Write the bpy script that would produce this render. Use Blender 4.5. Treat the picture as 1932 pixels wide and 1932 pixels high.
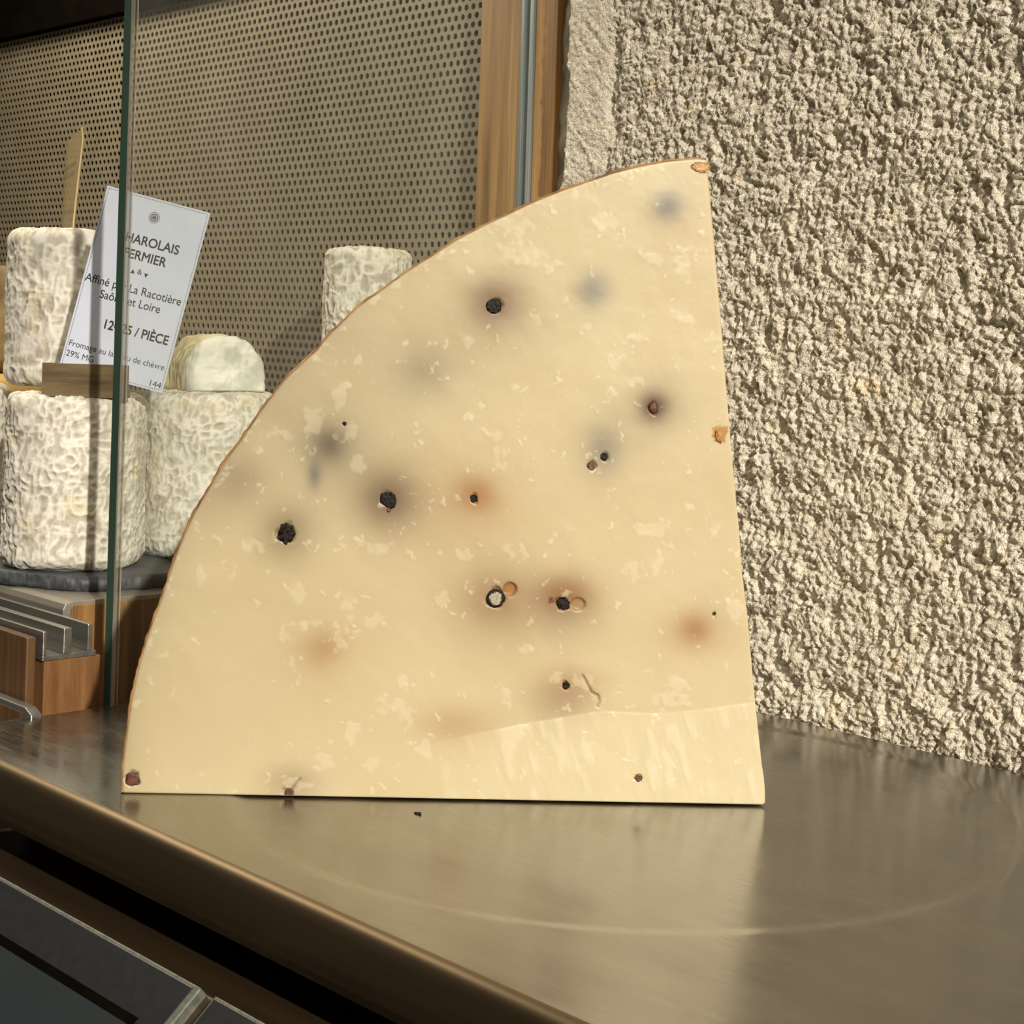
import bpy, math, random
import numpy as np
from mathutils import Matrix, Vector

for o in list(bpy.data.objects):
    bpy.data.objects.remove(o)
scene = bpy.context.scene
COL = scene.collection

# ------------------------------------------------------------------ camera
FPX, CX, CY = 3200.0, 966.0, 644.0            # photo is the lower part of a portrait frame
_a = math.radians(43.04); _t = math.atan(.032); _p = math.atan(18 / FPX)
Z3 = np.array([0, 0, 1.0])
FH = np.array([-math.cos(_a), math.sin(_a), 0]); RH = np.array([math.sin(_a), math.cos(_a), 0])
FW = FH * math.cos(_p) - Z3 * math.sin(_p); U0 = FH * math.sin(_p) + Z3 * math.cos(_p)
RT = math.cos(_t) * RH + math.sin(_t) * U0; UP = -math.sin(_t) * RH + math.cos(_t) * U0
CAM = np.array([0, 0, .145])                  # metres; the weighing pan is z = 0

def ray(x, y): return FW + (x - CX) / FPX * RT - (y - CY) / FPX * UP
def onz(x, y, z): d = ray(x, y); return CAM + d * (z - CAM[2]) / d[2]
def ony(x, y, Y): d = ray(x, y); return CAM + d * Y / d[1]
def onx(x, y, X): d = ray(x, y); return CAM + d * X / d[0]
def at(x, y, depth): return CAM + ray(x, y) * depth

cd = bpy.data.cameras.new('camera'); cam = bpy.data.objects.new('camera', cd); COL.objects.link(cam)
cd.sensor_width = 36; cd.lens = FPX / 1932 * 36; cd.shift_y = -(966 - CY) / 1932; cd.clip_start = .01
m = Matrix.Identity(4)
for i in range(3):
    m[i][0], m[i][1], m[i][2], m[i][3] = RT[i], UP[i], -FW[i], CAM[i]
cam.matrix_world = m
scene.camera = cam

# ------------------------------------------------------------------ light
vs = scene.view_settings
vs.view_transform = 'Standard'; vs.look = 'None'; vs.exposure = 0.06; vs.gamma = 1; vs.use_curve_mapping = False
w = bpy.data.worlds.new('world'); scene.world = w; w.use_nodes = True
w.node_tree.nodes['Background'].inputs[0].default_value = (1, .86, .66, 1)
w.node_tree.nodes['Background'].inputs[1].default_value = .06

def lamp(name, kind, loc, target, energy, color, **kw):
    d = bpy.data.lights.new(name, kind); d.energy = energy; d.color = color
    for k, v in kw.items(): setattr(d, k, v)
    o = bpy.data.objects.new(name, d); COL.objects.link(o); o.location = loc
    o.rotation_euler = (Vector(target) - Vector(loc)).to_track_quat('-Z', 'Y').to_euler()
    return o
KD = np.array([2.6, -1, 1.2]); KD /= np.linalg.norm(KD)
KP = np.array([-.45, .28, .065]) + KD * 4.0; KT = np.array([-.27, .44, .01])
lamp('spotlight', 'SPOT', KP, KT, 820, (1, .932, .82), spot_size=math.radians(16.4), spot_blend=1.0, shadow_soft_size=.035)
lamp('fill_light', 'AREA', (.5, -.4, 2.0), (-.4, .4, 0), 15, (1, .91, .78), shape='DISK', size=1.0)  # added overhead fill that brightens the scene, no visible source
lamp('display_light', 'AREA', (-.98, .33, .50), (-.70, .45, .08), 1.7, (1, .88, .68), shape='RECTANGLE', size=.30, size_y=.03)

# ------------------------------------------------------------------ numpy noise
_rng = np.random.default_rng(7)
_TAB = _rng.random(65536)
def _h(i, j, k, s):
    return _TAB[((i * 73856093) ^ (j * 19349663) ^ (k * 83492791) ^ (s * 2654435 + 12345)) & 65535]
def vnoise(P, s=0):
    P = np.asarray(P, float); I = np.floor(P).astype(np.int64); f = P - I; f = f * f * f * (f * (f * 6 - 15) + 10)
    i, j, k = I[..., 0], I[..., 1], I[..., 2]; fx, fy, fz = f[..., 0], f[..., 1], f[..., 2]
    def L(a, b, t): return a + (b - a) * t
    r = L(L(L(_h(i, j, k, s), _h(i + 1, j, k, s), fx), L(_h(i, j + 1, k, s), _h(i + 1, j + 1, k, s), fx), fy),
          L(L(_h(i, j, k + 1, s), _h(i + 1, j, k + 1, s), fx), L(_h(i, j + 1, k + 1, s), _h(i + 1, j + 1, k + 1, s), fx), fy), fz)
    return r * 2 - 1
def fbm(P, o=4, s=0, g=.5):
    t = 0; a = 1; n = 0
    for q in range(o):
        t = t + a * vnoise(P * 2.03 ** q + q * 17.3, s + q); n += a; a *= g
    return t / n
def ridged(P, o=3, s=0, g=.5):
    t = 0; a = 1; n = 0
    for q in range(o):
        t = t + a * (1 - np.abs(vnoise(P * 2.1 ** q + q * 9.7, s + q)) * 2.2); n += a; a *= g
    return t / n
def smooth(a, b, x):
    t = np.clip((x - a) / (b - a), 0, 1); return t * t * (3 - 2 * t)

# ------------------------------------------------------------------ mesh helpers
def mesh_np(name, V, Q, mat, parent=None, sm=True, color=None, T=None):
    V = np.asarray(V, np.float32); Q = np.asarray(Q, np.int32).reshape(-1, 4)
    T = np.zeros((0, 3), np.int32) if T is None else np.asarray(T, np.int32)
    me = bpy.data.meshes.new(name)
    me.vertices.add(len(V)); me.vertices.foreach_set('co', V.ravel())
    nl = Q.size + T.size; me.loops.add(nl)
    me.loops.foreach_set('vertex_index', np.concatenate([Q.ravel(), T.ravel()]).astype(np.int32))
    npoly = len(Q) + len(T); me.polygons.add(npoly)
    st = np.concatenate([np.arange(len(Q)) * 4, Q.size + np.arange(len(T)) * 3]).astype(np.int32)
    me.polygons.foreach_set('loop_start', st)
    me.update(calc_edges=True); me.validate()
    me.polygons.foreach_set('use_smooth', np.full(len(me.polygons), sm))
    if color is not None:
        ca = me.color_attributes.new('tint', 'FLOAT_COLOR', 'POINT')
        ca.data.foreach_set('color', np.c_[color, np.ones(len(V))].astype(np.float32).ravel())
    return link(name, me, mat, parent)
def link(name, me, mat, parent=None):
    o = bpy.data.objects.new(name, me); COL.objects.link(o)
    if mat:
        for q in (mat if isinstance(mat, (list, tuple)) else [mat]): me.materials.append(q)
    if parent: o.parent = parent
    return o
def grid_quads(n, mm, wrap=False):
    i = np.arange(n - 1)[:, None]; j = np.arange(mm if wrap else mm - 1)[None, :]; j2 = (j + 1) % mm
    return np.stack([i * mm + j, i * mm + j2, (i + 1) * mm + j2, (i + 1) * mm + j], -1).reshape(-1, 4)
def tag(o, label, cat, group=None):
    o['label'] = label; o['category'] = cat
    if group: o['group'] = group
    return o
def empty(name, loc):
    o = bpy.data.objects.new(name, None); COL.objects.link(o); o.location = loc; o.empty_display_size = .02
    bpy.context.view_layer.update()
    return o
class MB:
    def __init__(s): s.v = []; s.f = []
    def poly_prism(s, pts, off):
        """extrude a 3-D polygon by the vector off"""
        n = len(pts); b = len(s.v); pts = [np.asarray(p, float) for p in pts]; off = np.asarray(off, float)
        s.v += [tuple(p) for p in pts] + [tuple(p + off) for p in pts]
        s.f += [list(range(b, b + n))[::-1], list(range(b + n, b + 2 * n))]
        for i in range(n): j = (i + 1) % n; s.f.append([b + i, b + j, b + n + j, b + n + i])
    def box(s, x0, x1, y0, y1, z0, z1):
        s.poly_prism([(x0, y0, z0), (x1, y0, z0), (x1, y1, z0), (x0, y1, z0)], (0, 0, z1 - z0))
    def build(s, name, mat, parent=None, bevel=0, seg=2, sm=False):
        me = bpy.data.meshes.new(name); me.from_pydata(s.v, [], s.f)
        import bmesh
        bm = bmesh.new(); bm.from_mesh(me); bmesh.ops.recalc_face_normals(bm, faces=bm.faces)
        if bevel: bmesh.ops.bevel(bm, geom=list(bm.edges), offset=bevel, segments=seg, affect='EDGES', profile=.5)
        bm.to_mesh(me); bm.free()
        if sm:
            for p in me.polygons: p.use_smooth = True
        return link(name, me, mat, parent)
def rel(parent, o):          # keep world placement of vertices given in world space
    o.parent = parent; o.matrix_parent_inverse = parent.matrix_world.inverted(); return o

# ------------------------------------------------------------------ materials
def srgb(r, g, b):
    return tuple(((c / 255) / 12.92 if c / 255 <= .04045 else ((c / 255 + .055) / 1.055) ** 2.4) for c in (r, g, b)) + (1,)
def new_mat(name):
    mt = bpy.data.materials.new(name); mt.use_nodes = True; nt = mt.node_tree
    return mt, nt, nt.nodes['Principled BSDF']
def nd(nt, t, **kw):
    n = nt.nodes.new(t)
    for k, v in kw.items():
        if k.startswith('i_'): n.inputs[k[2:].replace('_', ' ')].default_value = v
        else: setattr(n, k, v)
    return n
def coords(nt, scale=(1, 1, 1), rot=(0, 0, 0)):
    tc = nd(nt, 'ShaderNodeTexCoord'); mp = nd(nt, 'ShaderNodeMapping')
    mp.inputs['Scale'].default_value = scale; mp.inputs['Rotation'].default_value = rot
    nt.links.new(tc.outputs['Object'], mp.inputs['Vector']); return mp.outputs[0]
def ramp(nt, fac, stops):
    r = nd(nt, 'ShaderNodeValToRGB'); e = r.color_ramp.elements
    while len(e) < len(stops): e.new(.5)
    for q, (p, c) in zip(e, stops): q.position = p; q.color = c
    nt.links.new(fac, r.inputs[0]); return r.outputs[0]
def noise(nt, vec, scale, detail=4, rough=.5):
    n = nd(nt, 'ShaderNodeTexNoise'); n.inputs['Scale'].default_value = scale
    n.inputs['Detail'].default_value = detail; n.inputs['Roughness'].default_value = rough
    if vec is not None: nt.links.new(vec, n.inputs['Vector'])
    return n.outputs['Fac']
def bump(nt, p, h, strength=.3, dist=.001):
    b = nd(nt, 'ShaderNodeBump'); b.inputs['Strength'].default_value = strength; b.inputs['Distance'].default_value = dist
    nt.links.new(h, b.inputs['Height']); nt.links.new(b.outputs[0], p.inputs['Normal'])
def plain(name, c0, c1=None, scale=200, rough=.5, metal=0, bs=0, aniso=(1, 1, 1), rr=None):
    mt, nt, p = new_mat(name); v = coords(nt, aniso); f = noise(nt, v, scale)
    c1 = c1 or c0
    nt.links.new(ramp(nt, f, [(.3, c0), (.7, c1)]), p.inputs['Base Color'])
    p.inputs['Roughness'].default_value = rough; p.inputs['Metallic'].default_value = metal
    if bs: bump(nt, p, f, bs, .0005)
    if rr:
        nt.links.new(ramp(nt, f, [(.3, (rr[0],) * 3 + (1,)), (.7, (rr[1],) * 3 + (1,))]), p.inputs['Roughness'])
    return mt
def wood(name, c0, c1, c2, sc=(1, 1, .04), rough=.5):
    mt, nt, p = new_mat(name); v = coords(nt, sc)
    a = noise(nt, v, 170, 3, .55); b = noise(nt, v, 900, 4, .6)
    mx = nd(nt, 'ShaderNodeMix'); mx.data_type = 'FLOAT'; mx.inputs[0].default_value = .3
    nt.links.new(a, mx.inputs[2]); nt.links.new(b, mx.inputs[3])
    nt.links.new(ramp(nt, mx.outputs[0], [(.32, c0), (.5, c1), (.66, c2)]), p.inputs['Base Color'])
    p.inputs['Roughness'].default_value = rough; bump(nt, p, b, .15, .0004)
    return mt

M_post = wood('oak_post', srgb(112, 80, 38), srgb(158, 118, 64), srgb(190, 150, 92))
M_end = wood('oak_end_panel', srgb(92, 60, 30), srgb(136, 96, 54), srgb(166, 126, 80))
M_block = wood('cherry_block', srgb(100, 66, 36), srgb(124, 86, 50), srgb(140, 102, 64), (1, 1, .12))
M_front = wood('oak_front_panel', srgb(66, 44, 24), srgb(94, 66, 38), srgb(114, 84, 52))
M_clip = wood('grey_brown_clip', srgb(70, 56, 36), srgb(106, 88, 60), srgb(128, 110, 80), (.12, .12, 1))
M_dark = plain('recess_shade', srgb(12, 10, 7), srgb(18, 15, 10), 60, .9)  # near-black; the shade of the top band and recesses put into colour
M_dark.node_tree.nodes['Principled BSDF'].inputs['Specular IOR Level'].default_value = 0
M_alu = plain('aluminium', srgb(150, 148, 142), srgb(186, 184, 176), 300, .35, .85, .1, (.05, 1, 1))
M_zinc = plain('zinc_channel', srgb(140, 152, 156), srgb(178, 186, 186), 250, .35, .6, 0, (1, 1, .03))
M_shelf = plain('shelf_steel', srgb(150, 144, 132), srgb(176, 168, 154), 120, .45, .5, .05, (.1, 1, 1))
M_mesh = plain('perforated_grey_metal', srgb(138, 128, 106), srgb(150, 140, 118), 40, .55, .15)
M_slate = plain('slate', srgb(48, 50, 54), srgb(84, 88, 92), 60, .55, 0, .6, (1, 1, 3))
M_mortar = plain('mortar', srgb(110, 100, 84), srgb(150, 138, 118), 80, .9, 0, .8)
M_card = plain('card_paper', srgb(212, 218, 236), srgb(220, 226, 242), 60, .55)
M_ink = plain('ink', srgb(40, 40, 44), srgb(56, 56, 60), 900, .7)
M_ink2 = plain('grey_ink', srgb(110, 110, 116), None, 900, .7)
M_bodyk = plain('scale_body_metal', srgb(62, 47, 31), srgb(78, 60, 41), 120, .4, .4, 0, (.06, 1, 1))
M_panel = plain('black_panel', srgb(30, 32, 34), srgb(38, 40, 42), 300, .38)
M_screen = plain('screen_glass', srgb(42, 48, 51), srgb(48, 54, 57), 20, .3)
M_trimk = plain('worn_grey_edge', srgb(100, 104, 96), srgb(136, 136, 122), 500, .5, .4)
M_pepper = plain('peppercorn_black', srgb(10, 8, 7), srgb(42, 32, 26), 900, .5, 0, .8)
M_pepper.node_tree.nodes['Principled BSDF'].inputs['Specular IOR Level'].default_value = .2
M_pepin = plain('peppercorn_core', srgb(132, 122, 98), srgb(190, 182, 158), 1500, .6, 0, .6)
M_pepbr = plain('peppercorn_brown', srgb(60, 30, 18), srgb(118, 72, 50), 700, .5, 0, .6)
M_rflake = plain('rind_amber', srgb(150, 92, 34), srgb(206, 158, 92), 400, .4, 0, .5)
M_rind = plain('rind', srgb(104, 68, 34), srgb(176, 132, 84), 160, .45, 0, .5)
M_yel = plain('yellow_paste', srgb(216, 170, 84), srgb(232, 192, 110), 60, .5)
M_brn = plain('brown_rind', srgb(120, 98, 62), srgb(160, 136, 92), 120, .7, 0, .5)

# brushed steel of the weighing pan
M_steel, nt, p = new_mat('brushed_steel')
v = coords(nt, (.05, 1, 1)); b1 = noise(nt, v, 1500, 3, .6); v2 = coords(nt, (.35, 1, 1)); b2 = noise(nt, v2, 60, 4, .6)
nt.links.new(ramp(nt, b2, [(.3, srgb(140, 138, 131)), (.7, srgb(158, 155, 147))]), p.inputs['Base Color'])
mx = nd(nt, 'ShaderNodeMix'); mx.data_type = 'FLOAT'; mx.inputs[0].default_value = .5
nt.links.new(b1, mx.inputs[2]); nt.links.new(b2, mx.inputs[3])
nt.links.new(ramp(nt, mx.outputs[0], [(.35, (.15, .15, .15, 1)), (.65, (.30, .30, .30, 1))]), p.inputs['Roughness'])
p.inputs['Metallic'].default_value = 1.0; p.inputs['Anisotropic'].default_value = .35
bump(nt, p, b1, .06, .0002)

M_lip = plain('steel_lip_dimmed', srgb(120, 104, 82), srgb(134, 116, 92), 300, .46, 1.0, 0, (.05, 1, 1))  # same steel, its dim brownish reflection put into the base colour
# glass pane: clear with a thin film of dust, green edge
M_glass, nt, p = new_mat('dusty_glass'); nt.nodes.remove(p)
out = nt.nodes['Material Output']
tr = nd(nt, 'ShaderNodeBsdfTransparent'); tr.inputs[0].default_value = (.972, .982, .968, 1)
gl = nd(nt, 'ShaderNodeBsdfGlossy'); gl.inputs['Roughness'].default_value = .03
df = nd(nt, 'ShaderNodeBsdfDiffuse'); df.inputs[0].default_value = srgb(205, 200, 190)
dn = noise(nt, coords(nt, (1, 1, .5)), 28, 5, .65); sp = noise(nt, coords(nt), 900, 2, .5)
dust = ramp(nt, dn, [(.3, (.014, .014, .014, 1)), (.75, (.048, .048, .048, 1))])
spk = ramp(nt, sp, [(.76, (0, 0, 0, 1)), (.80, (.35, .35, .35, 1))])
ad = nd(nt, 'ShaderNodeMath', operation='ADD'); nt.links.new(dust, ad.inputs[0]); nt.links.new(spk, ad.inputs[1])
m1 = nd(nt, 'ShaderNodeMixShader'); m2 = nd(nt, 'ShaderNodeMixShader'); fr = nd(nt, 'ShaderNodeFresnel'); fr.inputs[0].default_value = 1.3
nt.links.new(fr.outputs[0], m1.inputs[0]); nt.links.new(tr.outputs[0], m1.inputs[1]); nt.links.new(gl.outputs[0], m1.inputs[2])
nt.links.new(ad.outputs[0], m2.inputs[0]); nt.links.new(m1.outputs[0], m2.inputs[1]); nt.links.new(df.outputs[0], m2.inputs[2])
nt.links.new(m2.outputs[0], out.inputs[0])
M_gedge = plain('glass_green_edge', srgb(52, 78, 66), srgb(62, 88, 74), 60, .3, 0, 0, (1, 1, .2))
M_ink3 = plain('faded_print', srgb(130, 118, 92), None, 900, .7)
M_gbev = plain('acrylic_edge_glint', srgb(226, 200, 140), srgb(240, 220, 170), 120, .2)  # pale gold paint for the highlight along the clear edge
M_arris = plain('glass_ground_arris', srgb(178, 168, 150), srgb(206, 196, 176), 120, .5, 0, 0, (1, 1, .3))

M_acryl, nt, p = new_mat('clear_acrylic'); nt.nodes.remove(p); out = nt.nodes['Material Output']
tr = nd(nt, 'ShaderNodeBsdfTransparent'); tr.inputs[0].default_value = (.93, .90, .82, 1)
df = nd(nt, 'ShaderNodeBsdfDiffuse'); df.inputs[0].default_value = srgb(186, 168, 128)
gl = nd(nt, 'ShaderNodeBsdfGlossy'); gl.inputs['Roughness'].default_value = .12
m1 = nd(nt, 'ShaderNodeMixShader'); m2 = nd(nt, 'ShaderNodeMixShader')
nz = ramp(nt, noise(nt, coords(nt, (1, 1, .6)), 60, 2), [(.35, (.38, .38, .38, 1)), (.65, (.62, .62, .62, 1))])
nt.links.new(nz, m1.inputs[0]); nt.links.new(tr.outputs[0], m1.inputs[1]); nt.links.new(df.outputs[0], m1.inputs[2])
m2.inputs[0].default_value = .08; nt.links.new(m1.outputs[0], m2.inputs[1]); nt.links.new(gl.outputs[0], m2.inputs[2])
nt.links.new(m2.outputs[0], out.inputs[0])

nt = M_arris.node_tree; pp = nt.nodes['Principled BSDF']; pp.inputs['Alpha'].default_value = .42
# stone
M_stone, nt, p = new_mat('hammered_stone')
v = coords(nt); a = noise(nt, v, 90, 4, .6); g = noise(nt, v, 700, 3, .6)
ca = ramp(nt, a, [(.3, srgb(216, 208, 192)), (.6, srgb(240, 234, 220)), (.74, srgb(238, 222, 188))])
cg = ramp(nt, g, [(.30, srgb(140, 130, 114)), (.47, srgb(236, 230, 218)), (.66, srgb(255, 253, 248))])
mx = nd(nt, 'ShaderNodeMix'); mx.data_type = 'RGBA'; mx.blend_type = 'MULTIPLY'; mx.inputs[0].default_value = .75
nt.links.new(ca, mx.inputs[6]); nt.links.new(cg, mx.inputs[7]); nt.links.new(mx.outputs[2], p.inputs['Base Color'])
p.inputs['Roughness'].default_value = .6
g2 = noise(nt, v, 1500, 2, .6); mg = nd(nt, 'ShaderNodeMath', operation='ADD'); nt.links.new(g, mg.inputs[0]); nt.links.new(g2, mg.inputs[1])
bump(nt, p, mg.outputs[0], .8, .0014)

# goat-cheese rind: 'tint' carries the rind colour, greyer in the creases
def goat_mat(name, sss=.12):
    mt, nt, p = new_mat(name); at_ = nd(nt, 'ShaderNodeAttribute', attribute_name='tint')
    nt.links.new(at_.outputs['Color'], p.inputs['Base Color']); p.inputs['Roughness'].default_value = .75
    p.inputs['Subsurface Weight'].default_value = sss; p.inputs['Subsurface Scale'].default_value = .002
    bump(nt, p, noise(nt, coords(nt), 1200, 3), .25, .0004); return mt
M_goat = goat_mat('goat_rind')

M_paste, nt, p = new_mat('cheese_paste')
at_ = nd(nt, 'ShaderNodeAttribute', attribute_name='tint')
v = coords(nt); n1 = noise(nt, v, 420, 3, .55); n2 = noise(nt, v, 55, 3, .55)
f1 = ramp(nt, n1, [(.66, (0, 0, 0, 1)), (.72, (1, 1, 1, 1))]); f2 = ramp(nt, n2, [(.42, (0, 0, 0, 1)), (.62, (1, 1, 1, 1))])
mu = nd(nt, 'ShaderNodeMath', operation='MULTIPLY'); nt.links.new(f1, mu.inputs[0]); nt.links.new(f2, mu.inputs[1])
mu2 = nd(nt, 'ShaderNodeMath', operation='MULTIPLY'); nt.links.new(mu.outputs[0], mu2.inputs[0]); mu2.inputs[1].default_value = .30
mx = nd(nt, 'ShaderNodeMix'); mx.data_type = 'RGBA'; nt.links.new(mu2.outputs[0], mx.inputs[0]); nt.links.new(at_.outputs['Color'], mx.inputs[6])
mx.inputs[7].default_value = srgb(224, 215, 188); nt.links.new(mx.outputs[2], p.inputs['Base Color'])
p.inputs['Roughness'].default_value = .42; p.inputs['Subsurface Weight'].default_value = .35
p.inputs['Subsurface Radius'].default_value = (1, .74, .42); p.inputs['Subsurface Scale'].default_value = .005
bump(nt, p, mu.outputs[0], .2, .0002)

# ------------------------------------------------------------------ stone wall
def stone_wall():
    xs = np.concatenate([np.linspace(0, .262, 500), np.linspace(.262, .52, 170)[1:]])
    zs = np.concatenate([np.linspace(-.16, -.01, 60)[:-1], np.linspace(-.01, .31, 600), np.linspace(.31, .52, 130)[1:]])
    S, Zz = np.meshgrid(xs, zs)
    zero = np.zeros_like(S)
    edge = -.5398 + .0028 * np.interp(Zz, [-.2, .1, .21, .213, .24, .26, .265, .30, .62], [-.9, -.8, -.6, .1, .2, 1.0, 0, .35, .2]) \
        + .0010 * fbm(np.stack([zero, Zz * 160, zero], -1), 3, 41)
    X = edge + S
    P = np.stack([X, zero, Zz], -1)
    warp = .0010 * np.stack([vnoise(P * 200, 1), zero, vnoise(P * 200, 2)], -1)
    Q = P + warp
    amp_dir = np.stack([Q[..., 0], zero, Q[..., 2] * .72 - Q[..., 0] * .25], -1)
    h = .0014 * fbm(amp_dir * np.array([330, 1, 250]), 3, 3, .62) + .0011 * fbm(Q * 520, 3, 11, .7) + .0010 * fbm(Q * 70, 2, 5) + .0009 * vnoise(Q * 860, 8)
    pits = smooth(.22, .5, fbm(Q * np.array([230, 1, 170]), 2, 21)); h = h - .0016 * pits
    # dressed margin along the left edge, with slanting chisel marks
    mw = .0245 + .002 * fbm(np.stack([zero, Zz * 60, zero], -1), 2, 31)
    mk = 1 - smooth(0, .004, S - mw)
    dg = (Q[..., 0] * .75 + Q[..., 2] * .66)
    chis = .0007 * fbm(np.stack([dg * 420, zero, (Q[..., 2] * .75 - Q[..., 0] * .66) * 90], -1), 3, 51) + .0005 * fbm(Q * 700, 2, 52)
    groove = np.exp(-((S - mw - .004) / .004) ** 2) * smooth(-.1, .25, fbm(np.stack([zero, Zz * 35, zero], -1), 2, 61)) * .002
    H = h * (1 - mk) + (chis + .0003) * mk - groove
    H = H - .0014 * np.exp(-S / .0007)                       # worn arris
    Y = .5315 - H * 1.15
    V = np.stack([X, Y, Zz], -1)
    # return of the block into the wall
    dep = np.linspace(.04, .0006, 24)
    ret = np.stack([np.repeat(edge[:, :1], 24, 1) + .0009 * fbm(np.stack([np.tile(dep * 300, (len(zs), 1)), Zz[:, :1] * 300 * np.ones((1, 24)), np.zeros((len(zs), 24))], -1), 2, 71),
                    V[:, :1, 1] + dep[None, :], np.repeat(Zz[:, :1], 24, 1)], -1)
    V = np.concatenate([ret, V], 1); n, mm = V.shape[:2]
    o = mesh_np('wall_back', V.reshape(-1, 3), grid_quads(n, mm), M_stone)
    o['kind'] = 'structure'
    return o
wall = stone_wall()
wall['label'] = 'rough hammered beige stone wall with a dressed edge'

def mortar():
    zs = np.linspace(-.16, .62, 240); t = np.linspace(0, 1, 24); T, Zz = np.meshgrid(t, zs)
    xl = np.interp(Zz, [-.2, .20, .228, .235, .31, .62], [-.567, -.567, -.566, -.5625, -.5585, -.556])
    xr = -.530; X = xl + (xr - xl) * T; P = np.stack([X, 0 * X, Zz], -1)
    H = .0022 * fbm(P * 90, 3, 5) - .002 * np.exp(-T / .12)
    lines = np.abs(fbm(P * np.array([70, 1, 40]), 2, 9)); H = H - .0015 * (1 - smooth(0, .05, lines))
    V = np.stack([X, .5475 - H, Zz], -1)
    bk = V[:, :1] + np.array([0, .03, 0]); V = np.concatenate([bk, V], 1)
    return mesh_np('mortar_joint', V.reshape(-1, 3), grid_quads(len(zs), 25), M_mortar, wall)
mortar()

# ------------------------------------------------------------------ display case
case = empty('display_case', (-.75, .42, -.16))
tag(case, 'wood-clad refrigerated display case with perforated grey back and a glass side', 'display case')
def part(mb, name, mat, bevel=0, parent=case, **kw): return rel(parent, mb.build(name, mat, None, bevel, **kw))
XL = -1.30
b = MB(); b.box(-.6128, -.5830, .545, .585, -.16, .62); part(b, 'wood_post', M_post, .0006)
b = MB(); b.box(-.5744, -.5600, .5452, .585, -.16, .62); part(b, 'wood_post', M_post, .0005)
b = MB(); b.box(-.5828, -.5808, .5436, .575, .0, .62); b.box(-.5808, -.5768, .5466, .575, .0, .62)
part(b, 'glass_channel', M_zinc, .0002)
b = MB(); b.box(-.5768, -.5746, .5436, .575, .0, .62); part(b, 'glass_channel', M_zinc, .0002)
# perforated back panel
def perforated():
    pit = .00522; hr = pit * .305; rowh = pit * .8660; y0, th = .556, .0008
    nx = int((-.6125 - XL) / pit) + 1; nz = int(.44 / rowh)
    ang = np.arange(12) * math.pi / 6 + math.pi / 6
    hexr = np.where(np.arange(12) % 2 == 0, pit / math.sqrt(3), pit / 2)
    ang_h = ang
    ii, jj = np.meshgrid(np.arange(nx), np.arange(nz)); cx = -.6155 - ii * pit - (jj % 2) * pit / 2; cz = -.02 + jj * rowh
    cx = cx.ravel(); cz = cz.ravel(); N = len(cx)
    ho = np.stack([hexr * np.cos(ang_h), hexr * np.sin(ang_h)], -1); ci = np.stack([hr * np.cos(ang), hr * np.sin(ang)], -1)
    # corner directions of the hexagonal cell point up and down
    def ring(off, y):
        V = np.zeros((N, 12, 3)); V[..., 0] = cx[:, None] + off[None, :, 0]; V[..., 2] = cz[:, None] + off[None, :, 1]; V[..., 1] = y; return V
    V = np.concatenate([ring(ho, y0), ring(ci, y0), ring(ci, y0 + th)], 1)
    k = np.arange(12); k2 = (k + 1) % 12
    q = np.concatenate([np.stack([k, 12 + k, 12 + k2, k2], -1), np.stack([12 + k, 24 + k, 24 + k2, 12 + k2], -1)])
    Q = (q[None] + (np.arange(N) * 36)[:, None, None]).reshape(-1, 4)
    o = mesh_np('perforated_back_panel', V.reshape(-1, 3), Q, M_mesh, None, sm=False)
    return rel(case, o)
perforated()
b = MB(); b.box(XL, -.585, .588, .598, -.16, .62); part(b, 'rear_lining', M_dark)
b = MB(); b.box(XL, -.6135, .548, .5555, .339, .60); part(b, 'shade_band_board', M_dark, .001)  # black board standing in for the shadow band across the top
# shelf, end panel, sliding-door track
b = MB(); b.poly_prism([(XL, .3293, .0210), (XL, .3283, .0300), (XL, .3293, .0322), (XL, .3325, .0330), (XL, .553, .0330), (XL, .553, .0300), (XL, .3320, .0300), (XL, .3310, .0210)], (-.6052 - XL, 0, 0))
part(b, 'shelf', M_shelf, .0003)
b = MB(); b.box(-.614, -.605, .3318, .553, -.16, .0318); part(b, 'end_panel', M_end, .0008)
b = MB(); b.box(XL, -.5752, .3050, .3284, -.16, .0172); part(b, 'track_block', M_block, .0004)
b = MB(); b.box(XL, -.5775, .2990, .3028, -.16, .0262); part(b, 'front_panel', M_front, .0005)
b = MB(); b.box(XL, -.5750, .3042, .3262, .0173, .0192); tr_ = part(b, 'track_base', M_alu, .0002)
for (y0, y1, zt) in ((.3042, .3058, .0282), (.3126, .3160, .0287), (.3226, .3246, .0294)):
    b = MB(); b.box(XL, -.5750, y0, y1, .0192, zt); part(b, 'track_fin', M_alu, .0003)
# side pane of glass
me_b = MB(); me_b.box(-.5786, -.5700, .3325, .5505, -.10, .60)
g = me_b.build('side_glass', M_glass, None); rel(case, g)
b = MB(); b.box(-.5787, -.5733, .3320, .3326, -.10, .60); part(b, 'green_glass_edge', M_gedge, .0001)
b = MB(); b.poly_prism([(-.5733, .3320, -.10), (-.5699, .3328, -.10), (-.5699, .3331, -.10), (-.5733, .3325, -.10)], (0, 0, .70)); part(b, 'ground_glass_arris', M_arris, 0)

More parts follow.
